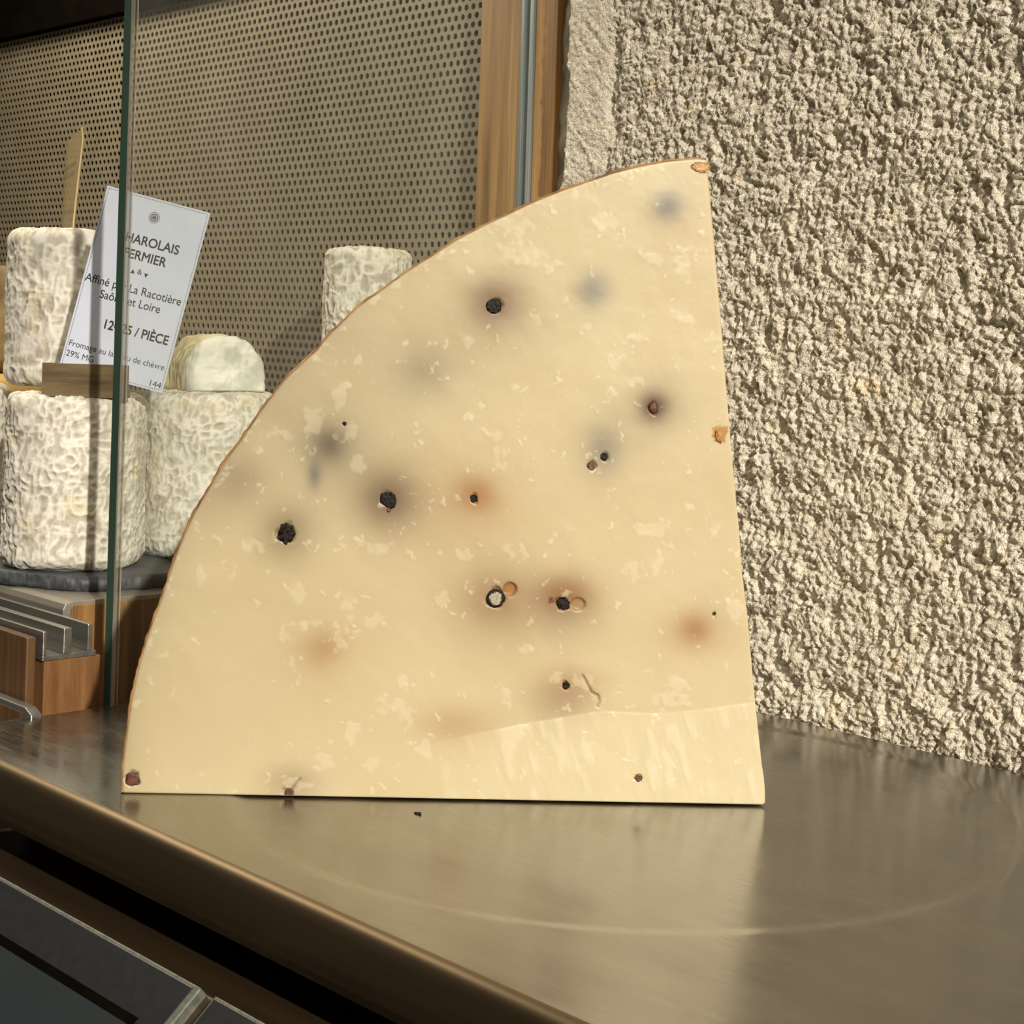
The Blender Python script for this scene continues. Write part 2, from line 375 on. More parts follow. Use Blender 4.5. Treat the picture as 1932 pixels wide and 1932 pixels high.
# ------------------------------------------------------------------ slate and goat cheeses
def slate():
    pts = np.array([(-.6155, .42), (-.6158, .385), (-.6172, .361), (-.6195, .354), (-.6275, .3422), (-.642, .3345), (-.659, .3285), (-.70, .3215),
                    (-.80, .317), (-.90, .322), (-.95, .35), (-.96, .42), (-.95, .51), (-.90, .545), (-.70, .548), (-.632, .54), (-.6165, .47)])
    n = 600; t = np.linspace(0, len(pts), n, endpoint=False); i = t.astype(int); f = t - i; g = lambda k: pts[(i + k) % len(pts)]
    f = f[:, None]
    c = .5 * ((2 * g(0)) + (g(1) - g(-1)) * f + (2 * g(-1) - 5 * g(0) + 4 * g(1) - g(2)) * f ** 2 + (3 * g(0) - g(-1) - 3 * g(1) + g(2)) * f ** 3)
    cen = c.mean(0); z0 = .0330; th = .0060; rows = []
    for s, z in ((0, 0), (.6, 0), (.985, 0), (.994, .0008), (.998, .0022), (1, .004), (.997, .0052), (.990, .0060), (.97, .0060), (.6, .006), (0, .006)):
        q = cen + (c - cen) * s; P = np.c_[q, np.full(n, z)]
        k = 1 if s > .98 else 0
        ro = .0018 * fbm(np.c_[q * 300, np.full((n, 1), z * 900)], 3, 4, .65)[:, None] * k
        P[:, :2] += (c - cen) / np.linalg.norm(c - cen, axis=1)[:, None] * ro; P[:, 2] += z0
        rows.append(P)
    V = np.concatenate(rows); o = mesh_np('slate_board', V, grid_quads(len(rows), n, True), M_slate)
    return tag(o, 'dark grey slate board with chipped rim carrying the goat cheeses', 'board')
slate()
GZ = .0391
CREAM = np.array(srgb(240, 235, 222)[:3]); CREASE_GREY = np.array(srgb(176, 166, 146)[:3]); BLUE = np.array(srgb(222, 224, 214)[:3]); YEL = np.array(srgb(226, 210, 160)[:3])
def goat_surface(P, N, seed, wr, fine):
    """wrinkled mould rind: displacement and colour"""
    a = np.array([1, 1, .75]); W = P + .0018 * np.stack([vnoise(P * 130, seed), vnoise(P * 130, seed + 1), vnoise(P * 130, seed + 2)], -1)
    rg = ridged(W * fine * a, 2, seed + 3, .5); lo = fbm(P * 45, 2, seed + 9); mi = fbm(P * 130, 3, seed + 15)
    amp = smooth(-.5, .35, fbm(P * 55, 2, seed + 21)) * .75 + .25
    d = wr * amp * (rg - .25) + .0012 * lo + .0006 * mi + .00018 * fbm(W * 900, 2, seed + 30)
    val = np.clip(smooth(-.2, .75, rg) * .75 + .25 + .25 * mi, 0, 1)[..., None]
    c = CREASE_GREY * (1 - val) + CREAM * val  # grey in the creases, cream on the ridges
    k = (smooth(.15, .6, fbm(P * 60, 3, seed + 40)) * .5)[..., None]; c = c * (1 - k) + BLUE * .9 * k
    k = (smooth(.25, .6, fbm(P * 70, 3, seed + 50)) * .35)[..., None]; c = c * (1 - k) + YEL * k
    return P + N * d[..., None], c
def goat(cx, cy, z0, r, h, seed, label, wr=.0010, fine=400, nu=300, group='goat cheeses', taper=.0, rc=.006):
    prof = []
    for t in np.linspace(0, r - rc, 26)[:-1]: prof.append((t, 0, 0, -1))
    for a in np.linspace(0, math.pi / 2, 14)[:-1]: prof.append((r - rc + rc * math.sin(a), rc - rc * math.cos(a), math.sin(a), -math.cos(a)))
    for t in np.linspace(rc, h - rc, 110)[:-1]: prof.append((r, t, 1, 0))
    for a in np.linspace(0, math.pi / 2, 14)[:-1]: prof.append((r - rc + rc * math.cos(a), h - rc + rc * math.sin(a), math.cos(a), math.sin(a)))
    for t in np.linspace(r - rc, 0, 34): prof.append((t, h, 0, 1))
    prof = np.array(prof); th = np.linspace(0, 2 * math.pi, nu, endpoint=False)
    rr = prof[:, 0] * (1 - taper * prof[:, 1] / h)
    P = np.stack([rr[:, None] * np.cos(th), rr[:, None] * np.sin(th), prof[:, 1][:, None] * np.ones(nu)], -1)
    N = np.stack([prof[:, 2][:, None] * np.cos(th), prof[:, 2][:, None] * np.sin(th), prof[:, 3][:, None] * np.ones(nu)], -1)
    wob = 1 + .03 * np.sin(2 * th + seed) + .015 * np.sin(3 * th + seed * 2); P[..., :2] *= wob[None, :, None]
    S, c = goat_surface(P, N, seed * 7, wr, fine)
    lowm = prof[:, 1] < 1e-6; S[lowm] = P[lowm]
    S[..., 2] = np.maximum(S[..., 2], 0)
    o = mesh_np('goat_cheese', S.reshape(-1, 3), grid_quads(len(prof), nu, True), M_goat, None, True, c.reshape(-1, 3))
    o.location = (cx, cy, z0)
    return tag(o, label, 'cheese', group)
def g_at(px, depth, z0, r, h, seed, label, **kw):
    p_ = at(px, 640, depth); return goat(p_[0], p_[1], z0, r, h, seed, label, **kw)
H1 = .0735; Z2 = GZ + H1 + .0006
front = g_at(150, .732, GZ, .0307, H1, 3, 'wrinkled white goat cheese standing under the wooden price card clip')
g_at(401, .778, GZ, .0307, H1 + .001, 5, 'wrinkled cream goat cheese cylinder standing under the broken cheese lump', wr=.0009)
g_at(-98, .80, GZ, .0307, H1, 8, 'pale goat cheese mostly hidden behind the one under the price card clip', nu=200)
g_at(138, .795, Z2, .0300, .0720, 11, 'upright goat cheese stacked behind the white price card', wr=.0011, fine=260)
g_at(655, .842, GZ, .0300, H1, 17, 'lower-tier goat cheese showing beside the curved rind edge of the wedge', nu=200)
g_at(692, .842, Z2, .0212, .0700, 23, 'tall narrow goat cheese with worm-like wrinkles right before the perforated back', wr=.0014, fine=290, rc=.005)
# broken lump lying on its side
def lump():
    ax = -FH * .55 + RH * .35; ax /= np.linalg.norm(ax); side = np.array([-ax[1], ax[0], 0]); side = -side if side @ RH < 0 else side
    base = at(432, 735, .765); base[2] = Z2 + .0003; L = .036; wv, hv = .0188, .0252
    nu, rows = 160, []
    a = np.linspace(0, 2 * math.pi, nu, endpoint=False); ca, sa = np.cos(a), np.sin(a)
    yy = np.sign(ca) * np.abs(ca) ** .8 * wv; zz = np.where(sa > 0, np.abs(sa) ** .75 * hv, 0 * sa)
    prof = [(0, s) for s in np.linspace(0, .86, 22)] + [(.004 * (1 - math.cos(t)), .86 + .14 * math.sin(t)) for t in np.linspace(.2, math.pi / 2, 8)] \
        + [(t, 1) for t in np.linspace(.004, L - .005, 60)[1:]] + [(L - .005 + .005 * math.sin(t), .85 + .15 * math.cos(t)) for t in np.linspace(.2, math.pi / 2, 8)] + [(L, s) for s in np.linspace(.85, 0, 10)[1:]]
    V = []; Nn = []
    for d, s in prof:
        P = base + np.outer(yy * s, side) + np.outer((zz - hv * .35) * s + hv * .35, Z3) - ax * d; V.append(P)
        Nn.append(ax * (1 if d < .003 else (-.5 if d > L - .003 else 0)) + np.outer(ca, side) * s + np.outer(sa * (sa > 0), Z3) * s)
    V = np.array(V); Nn = np.array(Nn); Nn /= np.linalg.norm(Nn, axis=-1, keepdims=True) + 1e-9
    P = V - base
    d = .0017 * fbm(P * 90, 3, 77) + .0006 * ridged(P * 200, 2, 78) + .0003 * fbm(P * 600, 2, 79)
    fl = V[..., 2] < Z2 + .0012
    S = V + Nn * (d * ~fl)[..., None]; S[..., 2] = np.maximum(S[..., 2], Z2)
    ang = np.array([q[0] for q in prof]); k = smooth(.003, .010, ang)[:, None, None]
    v = smooth(-.4, .5, fbm(P * 120, 3, 80))[..., None]
    c = (np.array(srgb(240, 238, 226)[:3]) * v + np.array(srgb(200, 200, 186)[:3]) * (1 - v)) * (1 - k) + (YEL * .9 + .06) * k
    o = mesh_np('goat_cheese', S.reshape(-1, 3), grid_quads(len(prof), nu, True), M_goat, None, True, c.reshape(-1, 3))
    tag(o, 'broken white goat cheese lump lying on its side with the cut face showing', 'cheese', 'goat cheeses')
lump()
# yellow cheese and brown-rinded wheel far behind on the left
def wheel(name, c, r, z0, h, mat, label, seed):
    th = np.linspace(0, 2 * math.pi, 120, endpoint=False); pr = [(0, 0), (r * .9, 0), (r * .985, h * .06), (r, h * .2), (r, h * .8), (r * .985, h * .94), (r * .9, h), (0, h)]
    V = np.concatenate([np.c_[rr * np.cos(th) * (1 + .01 * np.sin(3 * th + seed)), rr * np.sin(th), np.full(120, z)] for rr, z in pr])
    o = mesh_np(name, V, grid_quads(len(pr), 120, True), mat); o.location = (c[0], c[1], z0); return tag(o, label, 'cheese')
q = at(-60, 640, 1.02)
wheel('yellow_cheese', (-.93, .455, 0), .072, GZ, .0725, M_yel, 'smooth yellow cheese wheel behind the stacked goat cheeses', 1)
wheel('brown_rind_cheese', (-.955, .47, 0), .045, GZ + .0727, .062, M_brn, 'brown-rinded cheese resting on the yellow wheel', 2)

# ------------------------------------------------------------------ price card and clip
def card():
    D = .712
    clip = [at(80, 684, D - .004), at(241, 697, D - .004), at(241, 752, D - .004), at(80, 741, D - .004)]
    zb = Z2 - .0012
    x0, x1 = clip[0], clip[1]
    u = (x1 - x0); u[2] = 0; Lc = np.linalg.norm(u); u /= Lc; n = np.array([u[1], -u[0], 0])     # n points to the camera
    if n @ FH > 0: n = -n
    b = MB(); zt = zb + .0138; th = .0058
    q0 = np.array([x0[0], x0[1], zb])
    # block with a slot cut lengthwise in its top
    for (a0, a1, z0, z1) in ((0, .0026, 0, .0138), (.0032, th, 0, .0138), (.0026, .0032, 0, .006)):
        p0 = q0 - n * a0
        b.poly_prism([p0 + Z3 * z0, p0 + u * Lc + Z3 * z0, p0 + u * Lc + Z3 * z1, p0 + Z3 * z1], -n * (a1 - a0))
    o = b.build('card_clip', M_clip, None)
    tag(o, 'small grey-brown wooden clip block with a slot gripping the price card', 'card holder')
    # card: corners TL TR BR
    D2 = D - .001
    TL, TR, BR = at(203, 350, D2), at(397, 402, D2), at(307, 742, D2)
    ex = TR - TL; W = np.linalg.norm(ex); ex /= W; ey = BR - TR; ey -= ex * (ey @ ex); Hh = np.linalg.norm(ey); ey /= -Hh
    nn = np.cross(ex, ey)
    root = empty('price_card', tuple(TL - ey * Hh))
    mtx = Matrix.Identity(4)
    for i in range(3): mtx[i][0], mtx[i][1], mtx[i][2], mtx[i][3] = ex[i], ey[i], nn[i], (TL - ey * Hh)[i]
    root.matrix_world = mtx; bpy.context.view_layer.update()
    b = MB(); b.box(0, W, 0, Hh, -.0003, 0); b.build('card_sheet', M_card, root)
    s = W / 201.0                                                     # metres per photo pixel on the card
    def text(t, x, y, size, al='CENTER', mat=M_ink, bold=0, sx=1):
        c = bpy.data.curves.new('t', 'FONT'); c.body = t; c.size = size * s; c.align_x = al; c.bevel_depth = bold; c.bevel_resolution = 0
        ob = bpy.data.objects.new('t', c); COL.objects.link(ob); dg = bpy.context.evaluated_depsgraph_get()
        me = bpy.data.meshes.new_from_object(ob.evaluated_get(dg)); bpy.data.objects.remove(ob)
        me.materials.clear(); o = link('printed_text', me, mat, root); o.location = (x * s, Hh - y * s, .00006); o.scale = (sx, 1, 1)
    text('CHAROLAIS', 102, 92, 25, bold=.00010, sx=.9); text('FERMIER', 103, 121, 25, bold=.00010, sx=.9)
    text('&', 101, 147, 15)
    text('Affiné par La Racotière', 98, 184, 22.5, bold=.00003, sx=.89); text('Saône et Loire', 98, 208, 22.5, bold=.00003, sx=.89)
    text('12€25 / PIÈCE', 123, 262, 25, bold=.00012, sx=.86)
    text('Fromage au lait cru de chèvre', 6, 310, 16.5, 'LEFT', sx=.94); text('29% MG', 6, 330, 16.5, 'LEFT', sx=.95)
    text('144', 196, 345, 17, 'RIGHT')
    b = MB()
    for (cxp, sg) in ((88, 1), (114, -1)):
        b.poly_prism([(( cxp - 4) * s, Hh - (145 + 3 * sg) * s, .00004), ((cxp + 4) * s, Hh - (145 + 3 * sg) * s, .00004), (cxp * s, Hh - (145 - 5 * sg) * s, .00004)], (0, 0, .00004))
    b.build('printed_triangles', M_ink, root)
    b = MB()                                                            # dotted border
    step = 4.0
    for k in range(int(193 / step)):
        for yy in (4, 348): x = 4 + k * step; b.box(x * s, (x + 1.9) * s, Hh - (yy + .8) * s, Hh - (yy - .8) * s, .00003, .00006)
    for k in range(int(344 / step)):
        for xx in (4, 197): y = 4 + k * step; b.box((xx - .8) * s, (xx + .8) * s, Hh - (y + 1.9) * s, Hh - y * s, .00003, .00006)
    b.build('dotted_border', M_ink2, root)
    b = MB()                                                            # round stamp
    def ann(r0, r1, nn_=40):
        for k in range(nn_):
            a0, a1 = 2 * math.pi * k / nn_, 2 * math.pi * (k + 1) / nn_; c0 = (101 * s, Hh - 36 * s)
            f = lambda r, a: (c0[0] + r * s * math.cos(a), c0[1] + r * s * math.sin(a), .00003)
            b.poly_prism([f(r0, a0), f(r1, a0), f(r1, a1), f(r0, a1)], (0, 0, .00004))
    ann(9.6, 10.6); ann(5.4, 7.8); ann(.2, 4.2, 16)
    b.build('round_stamp', M_ink2, root)
    tag(root, 'white printed price card with dotted border leaning in a wooden clip', 'price card')
card()

# clear plastic sign standing behind the upper goat cheese, seen almost edge-on
def blade():
    D = .838; pts = [(126, 268), (156, 240), (158, 262), (150, 330), (140, 420), (137, 560), (112, 560), (116, 420), (120, 340)]
    P = [at(x, y, D) for x, y in pts]; foot0, foot1 = P[5].copy(), P[6].copy(); foot0[2] = foot1[2] = Z2 - .0725
    P = P[:5] + [foot0, foot1] + P[7:]
    root = empty('plastic_sign', tuple(foot0)); b = MB(); b.poly_prism(P, FH * .0012)
    rel(root, b.build('clear_blade', M_acryl, None))
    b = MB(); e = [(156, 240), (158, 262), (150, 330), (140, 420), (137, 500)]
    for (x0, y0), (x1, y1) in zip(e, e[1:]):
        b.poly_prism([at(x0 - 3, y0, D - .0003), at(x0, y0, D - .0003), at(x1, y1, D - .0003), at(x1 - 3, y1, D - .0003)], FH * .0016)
    rel(root, b.build('painted_edge_glint', M_gbev, None))  # strip that paints the gold highlight onto the blade
    b = MB()
    for (x0, y0, x1, y1) in ((122, 318, 143, 303), (121, 332, 141, 322), (120, 398, 138, 392)):
        b.poly_prism([at(x0, y0, D - .0002), at(x1, y1, D - .0002), at(x1, y1 + 6, D - .0002), at(x0, y0 + 6, D - .0002)], FH * .0002)
    rel(root, b.build('printed_lettering', M_ink3, None))
    tag(root, 'clear plastic sign rising behind the goat cheese stacked by the price card', 'sign')
blade()

# ------------------------------------------------------------------ weighing scale
scale = empty('weighing_scale', (-.362, .3916, -.16))
tag(scale, 'shop weighing scale with brushed steel pan and black keypad panels', 'scale')
PX0, PX1, PY0, PY1 = -.5672, -.1570, .2545, .5276; DC = (-.3622, .3916); DR = .1204
def pan():
    r = .0040; lip = .0178
    xs = np.concatenate([np.linspace(PX0 + r, PX1 - r, 300)]); ys = np.linspace(PY0 + r, PY1 - r, 220)
    X, Y = np.meshgrid(xs, ys); d = np.hypot(X - DC[0], Y - DC[1])
    Zh = -.0005 * (1 - smooth(DR - .005, DR + .002, d)) + .00005 * fbm(np.stack([X * 14, Y * 14, 0 * X], -1), 2, 3)
    V = [np.stack([X, Y, Zh], -1).reshape(-1, 3)]; Q = [grid_quads(220, 300)]
    n, mm = 220, 300
    loop = np.concatenate([np.arange(mm), (np.arange(1, n) * mm + mm - 1), ((n - 1) * mm + np.arange(mm - 2, -1, -1)), (np.arange(n - 2, 0, -1) * mm)])
    base = V[0][loop]; L = len(loop); rings = []
    cxm, cym = (PX0 + PX1) / 2, (PY0 + PY1) / 2
    nx_ = np.where(np.isclose(base[:, 0], xs[0]), -1, np.where(np.isclose(base[:, 0], xs[-1]), 1, 0)); ny_ = np.where(np.isclose(base[:, 1], ys[0]), -1, np.where(np.isclose(base[:, 1], ys[-1]), 1, 0))
    for k in range(1, 9):
        a = k / 8 * math.pi / 2; o = r * math.sin(a); z = -r + r * math.cos(a)
        rings.append(np.c_[base[:, 0] + nx_ * o, base[:, 1] + ny_ * o, base[:, 2] + z])
    rings.append(np.c_[rings[-1][:, :2], np.full(L, -lip)])
    rings.append(np.c_[base[:, 0] + nx_ * (r - .0012), base[:, 1] + ny_ * (r - .0012), np.full(L, -lip)])
    rings.append(np.c_[base[:, 0] + nx_ * (r - .0012), base[:, 1] + ny_ * (r - .0012), np.full(L, -.004)])
    off = len(V[0]); prev = loop
    for R_ in rings:
        idx = off + np.arange(L); V.append(R_); off += L; p2 = np.roll(prev, -1); i2 = np.roll(idx, -1)
        Q.append(np.stack([prev, idx, i2, p2], -1)); prev = idx
    o = mesh_np('weighing_pan', np.concatenate(V), np.concatenate(Q), [M_steel, M_lip])
    ix = np.zeros(len(o.data.polygons), np.int32); ix[len(Q[0]):] = 1; o.data.polygons.foreach_set('material_index', ix)
    return rel(scale, o)
pan()
def spart(b, name, mat, bevel=0, parent=scale, **kw): return rel(parent, b.build(name, mat, None, bevel, **kw))
b = MB(); b.box(-.50, -.22, .33, .46, -.040, -.0045); spart(b, 'pan_support', M_dark, .002)
# body with sloping console
sd = np.array([0, -.7609, -.6488]); sn = np.array([0, -.6488, .7609])
p0 = onz(385, 1870, -.030); Yt, Zt = p0[1], p0[2]
back = .515
b = MB(); body = [(0, back, -.16), (0, back, -.036), (0, .280, -.036), (0, Yt + .010, -.0335), (0, Yt + .001, Zt - .0012)]
e_ = np.array([0, Yt, Zt]) + sd * .15 - sn * .0018; body += [tuple(e_), (e_[0], e_[1], -.16)]
b.poly_prism([np.array([-.556, y, z]) for _, y, z in body], (.388, 0, 0)); spart(b, 'scale_body', M_bodyk, .0008)
def console(xa, xb, s0, s1, name, mat, lift, thick, parent=scale, bevel=.0004):
    c0 = np.array([0, Yt, Zt]); b = MB()
    P = [c0 + sd * s_ + np.array([x, 0, 0]) + sn * (lift - thick) for x, s_ in ((xa, s0), (xb, s0), (xb, s1), (xa, s1))]
    b.poly_prism(P, sn * thick); return spart(b, name, mat, bevel, parent)
xc = p0[0]
k1 = console(-.552, xc, 0, .11, 'keypad_frame', M_trimk, .0016, .004)
console(-.5518, xc - .0022, .0009, .1095, 'keypad_panel', M_panel, .0019, .004)
console(-.5510, xc - .012, .0143, .105, 'screen_recess_shade', M_dark, .00195, .004, bevel=0)  # flat dark sheet, the shade of a recess put into its colour
console(-.5510, xc - .0145, .0170, .104, 'screen', M_screen, .0020, .004, bevel=0)
console(xc + .0068, -.176, 0, .11, 'keypad_frame', M_trimk, .0016, .004)
console(xc + .0076, -.177, .0007, .1095, 'keypad_panel', M_panel, .0019, .004)

# chamfered metal frame standing beyond the pan's left end
def side_frame():
    Y = .293; f = lambda x, y, Yy=Y: ony(x, y, Yy)
    a, b_, c = f(0, 1315), f(46, 1335), f(58, 1350)
    zl = -.16
    root = empty('metal_side_frame', (-.62, Y, zl))
    mb = MB(); mb.poly_prism([(-.72, Y, a[2]), (b_[0], Y, a[2] - .0003), (c[0], Y, c[2]), (c[0], Y, zl), (-.72, Y, zl)], (0, .0045, 0))
    rel(root, mb.build('frame_plate', M_alu, None, .0005))
    mb = MB(); mb.poly_prism([(-.718, Y - .0004, a[2] - .0022), (b_[0] - .0016, Y - .0004, a[2] - .0025), (b_[0] - .006, Y - .0004, a[2] - .010), (b_[0] - .006, Y - .0004, zl), (-.718, Y - .0004, zl)], (0, .0006, 0))
    rel(root, mb.build('inset_panel', M_front, None))
    tag(root, 'grey metal frame with chamfered corner beside the steel pan', 'frame')
side_frame()

# ------------------------------------------------------------------ big wedge of peppered cheese
A = onz(227, 1497, 0); B = onz(1444, 1519, 0)
EX = (B - A); WL = np.linalg.norm(EX); EX /= WL; EN = np.array([EX[1], -EX[0], 0]); EN = EN if EN @ FH < 0 else -EN   # EN faces the camera
EB = -EN; TH = .095
def face(px, py):
    d = ray(px, py); t = ((A - CAM) @ EN) / (d @ EN); q = CAM + d * t - B
    return q @ EX, q[2]                        # apex (bottom right) is the origin; x to the right, z up
ARC = [(227, 1497), (227, 1450), (234, 1392), (244, 1321), (259, 1253), (275, 1199), (298, 1137), (311, 1098), (333, 1034), (362, 969), (396, 912), (414, 879),
       (450, 832), (491, 771), (535, 713), (572, 679), (595, 657), (626, 621), (670, 579), (711, 549), (760, 513), (812, 480), (869, 444), (916, 420), (953, 403), (1005, 378),
       (1057, 357), (1109, 339), (1160, 322), (1212, 309), (1264, 300), (1316, 295), (1332, 297)]
RGT = [(1444, 1519), (1444, 1497), (1438, 1444), (1432, 1388), (1427, 1341), (1421, 1279), (1412, 1174), (1401, 1084), (1395, 1000), (1383, 879), (1372, 746), (1359, 584), (1347, 445), (1337, 340), (1332, 297)]
arc = np.array([face(*q) for q in ARC]); rgt = np.array([face(*q) for q in RGT])
a_arc = np.arctan2(arc[:, 1], -arc[:, 0]); r_arc = np.hypot(arc[:, 0], arc[:, 1])
r_rg = np.hypot(rgt[1:, 0], rgt[1:, 1]); a_rg = np.arctan2(rgt[1:, 1], -rgt[1:, 0])
RIND = .0006
cheese = empty('cheese_wedge', tuple((A + B) / 2 + EB * TH / 2))
tag(cheese, 'large quarter wheel of pale peppered cheese standing on the steel pan', 'cheese')
def radius(ang):
    return np.interp(ang, a_arc, r_arc)
AMAX = a_arc[-1]
def w_of(x, z, d):                              # face coordinates plus depth behind the cut face -> world
    x = np.asarray(x); return B[None] + np.outer(x, EX) + np.outer(z, Z3) + np.outer(d, EB)
PX = WL / 1217.0                                # metres per photo pixel on the cut face
# stains round the buried pepper: px, py, rx, ry, strength, colour
BR, GR, OR, BL, PU = (96, 58, 34), (94, 84, 68), (152, 100, 48), (88, 92, 96), (66, 42, 36)
STAIN = [(932, 572, 56, 52, .62, BR), (936, 600, 110, 90, .16, BR), (1118, 548, 36, 40, .52, BL), (1260, 390, 34, 32, .62, BL), (1290, 425, 80, 60, .14, OR), (1234, 768, 30, 30, .95, PU), (1234, 770, 64, 60, .28, BR),
         (1138, 850, 34, 44, .40, BL), (1140, 840, 60, 70, .2, GR), (622, 838, 40, 40, .72, GR), (620, 845, 100, 90, .25, GR), (593, 896, 15, 30, .55, BL), (733, 940, 60, 58, .6, (76, 58, 44)), (735, 950, 120, 110, .2, BR),
         (898, 932, 44, 36, .60, OR), (890, 950, 110, 90, .22, OR), (540, 1004, 60, 62, .5, (96, 72, 44)), (935, 1128, 66, 56, .45, (140, 96, 50)), (940, 1140, 120, 100, .2, BR),
         (1064, 1120, 60, 40, .62, (136, 80, 30)), (1064, 1150, 80, 60, .3, BR), (1312, 1187, 34, 32, .55, OR), (1310, 1192, 80, 62, .28, OR), (1060, 1322, 66, 50, .42, (130, 108, 84)), (1075, 1290, 60, 40, .35, (150, 96, 50)),
         (610, 1225, 42, 38, .36, OR), (610, 1235, 100, 80, .14, OR), (800, 702, 60, 52, .30, GR), (760, 700, 150, 110, .12, GR), (865, 1368, 80, 40, .30, OR), (450, 905, 62, 56, .40, (112, 92, 76)), (552, 1478, 60, 36, .32, BR),
         (560, 770, 120, 90, .16, (120, 100, 86)), (680, 640, 130, 60, .14, (150, 130, 110)), (400, 960, 60, 70, .15, (140, 116, 92))]
# lighter torn patches and crumbs: px, py, rx, ry
FLK = [(650, 812, 21, 17), (475, 1030, 26, 10), (712, 1037, 30, 16), (678, 880, 14, 22), (525, 818, 26, 14), (970, 430, 34, 18), (985, 480, 46, 26), (1140, 420, 30, 16), (1228, 487, 26, 14), (1290, 505, 20, 30), (1300, 470, 34, 7),
       (1158, 690, 12, 22), (1200, 720, 16, 10), (1285, 600, 20, 16), (1108, 622, 12, 10), (1340, 640, 16, 8), (945, 860, 14, 26), (930, 820, 20, 12), (1080, 995, 12, 8), (1230, 1000, 40, 10), (1265, 1030, 14, 12), (960, 1040, 8, 18), (985, 1040, 8, 14),
       (1190, 1080, 12, 22), (1240, 1060, 10, 26), (990, 1222, 14, 10), (957, 1320, 16, 18), (1100, 1285, 22, 16), (1050, 1275, 20, 10), (1280, 1290, 24, 18), (1270, 1320, 40, 12), (740, 1330, 30, 16), (770, 1350, 16, 22), (664, 1385, 14, 20), (760, 1290, 12, 16),
       (800, 1410, 14, 18), (715, 1445, 30, 14), (610, 1440, 20, 16), (640, 1200, 12, 26), (540, 1190, 14, 22), (545, 1250, 10, 16), (580, 1180, 26, 8), (705, 1175, 20, 14), (660, 1150, 12, 26), (310, 1235, 16, 10), (440, 1500, 16, 12), (560, 1480, 30, 8), (380, 1090, 12, 14), (440, 1080, 10, 12),
       (640, 745, 16, 30), (590, 790, 18, 26), (880, 640, 14, 14), (1010, 600, 14, 10), (560, 1120, 12, 20), (830, 1130, 10, 14), (870, 1045, 14, 10), (1195, 640, 24, 8), (1040, 505, 22, 10), (1345, 1000, 10, 20), (1390, 1150, 14, 20), (1130, 1330, 10, 16)]
def smear_mask(px, py):
    top = np.interp(px, [700, 850, 1000, 1130, 1240, 1340, 1450], [1440, 1392, 1362, 1340, 1345, 1335, 1320])
    return smooth(0, 5, py - top) * smooth(740, 1000, px)
PEP = [(932, 577, 14, 'black'), (733, 943, 13, 'black'), (540, 1007, 17.5, 'black'), (935, 1129, 18, 'ring'), (1063, 1138, 12.5, 'black'), (894, 940, 6.5, 'black'), (1068, 1293, 7, 'black'),
       (251, 1470, 13, 'brown'), (1140, 862, 7, 'black'), (1234, 769, 9, 'brown'), (1116, 878, 8, 'brown'), (1205, 1468, 6, 'brown'), (1348, 1157, 3, 'black'), (545, 1496, 8, 'brown'), (1040, 1134, 5, 'brown'), (650, 799, 3.5, 'black'), (734, 962, 4, 'brown')]
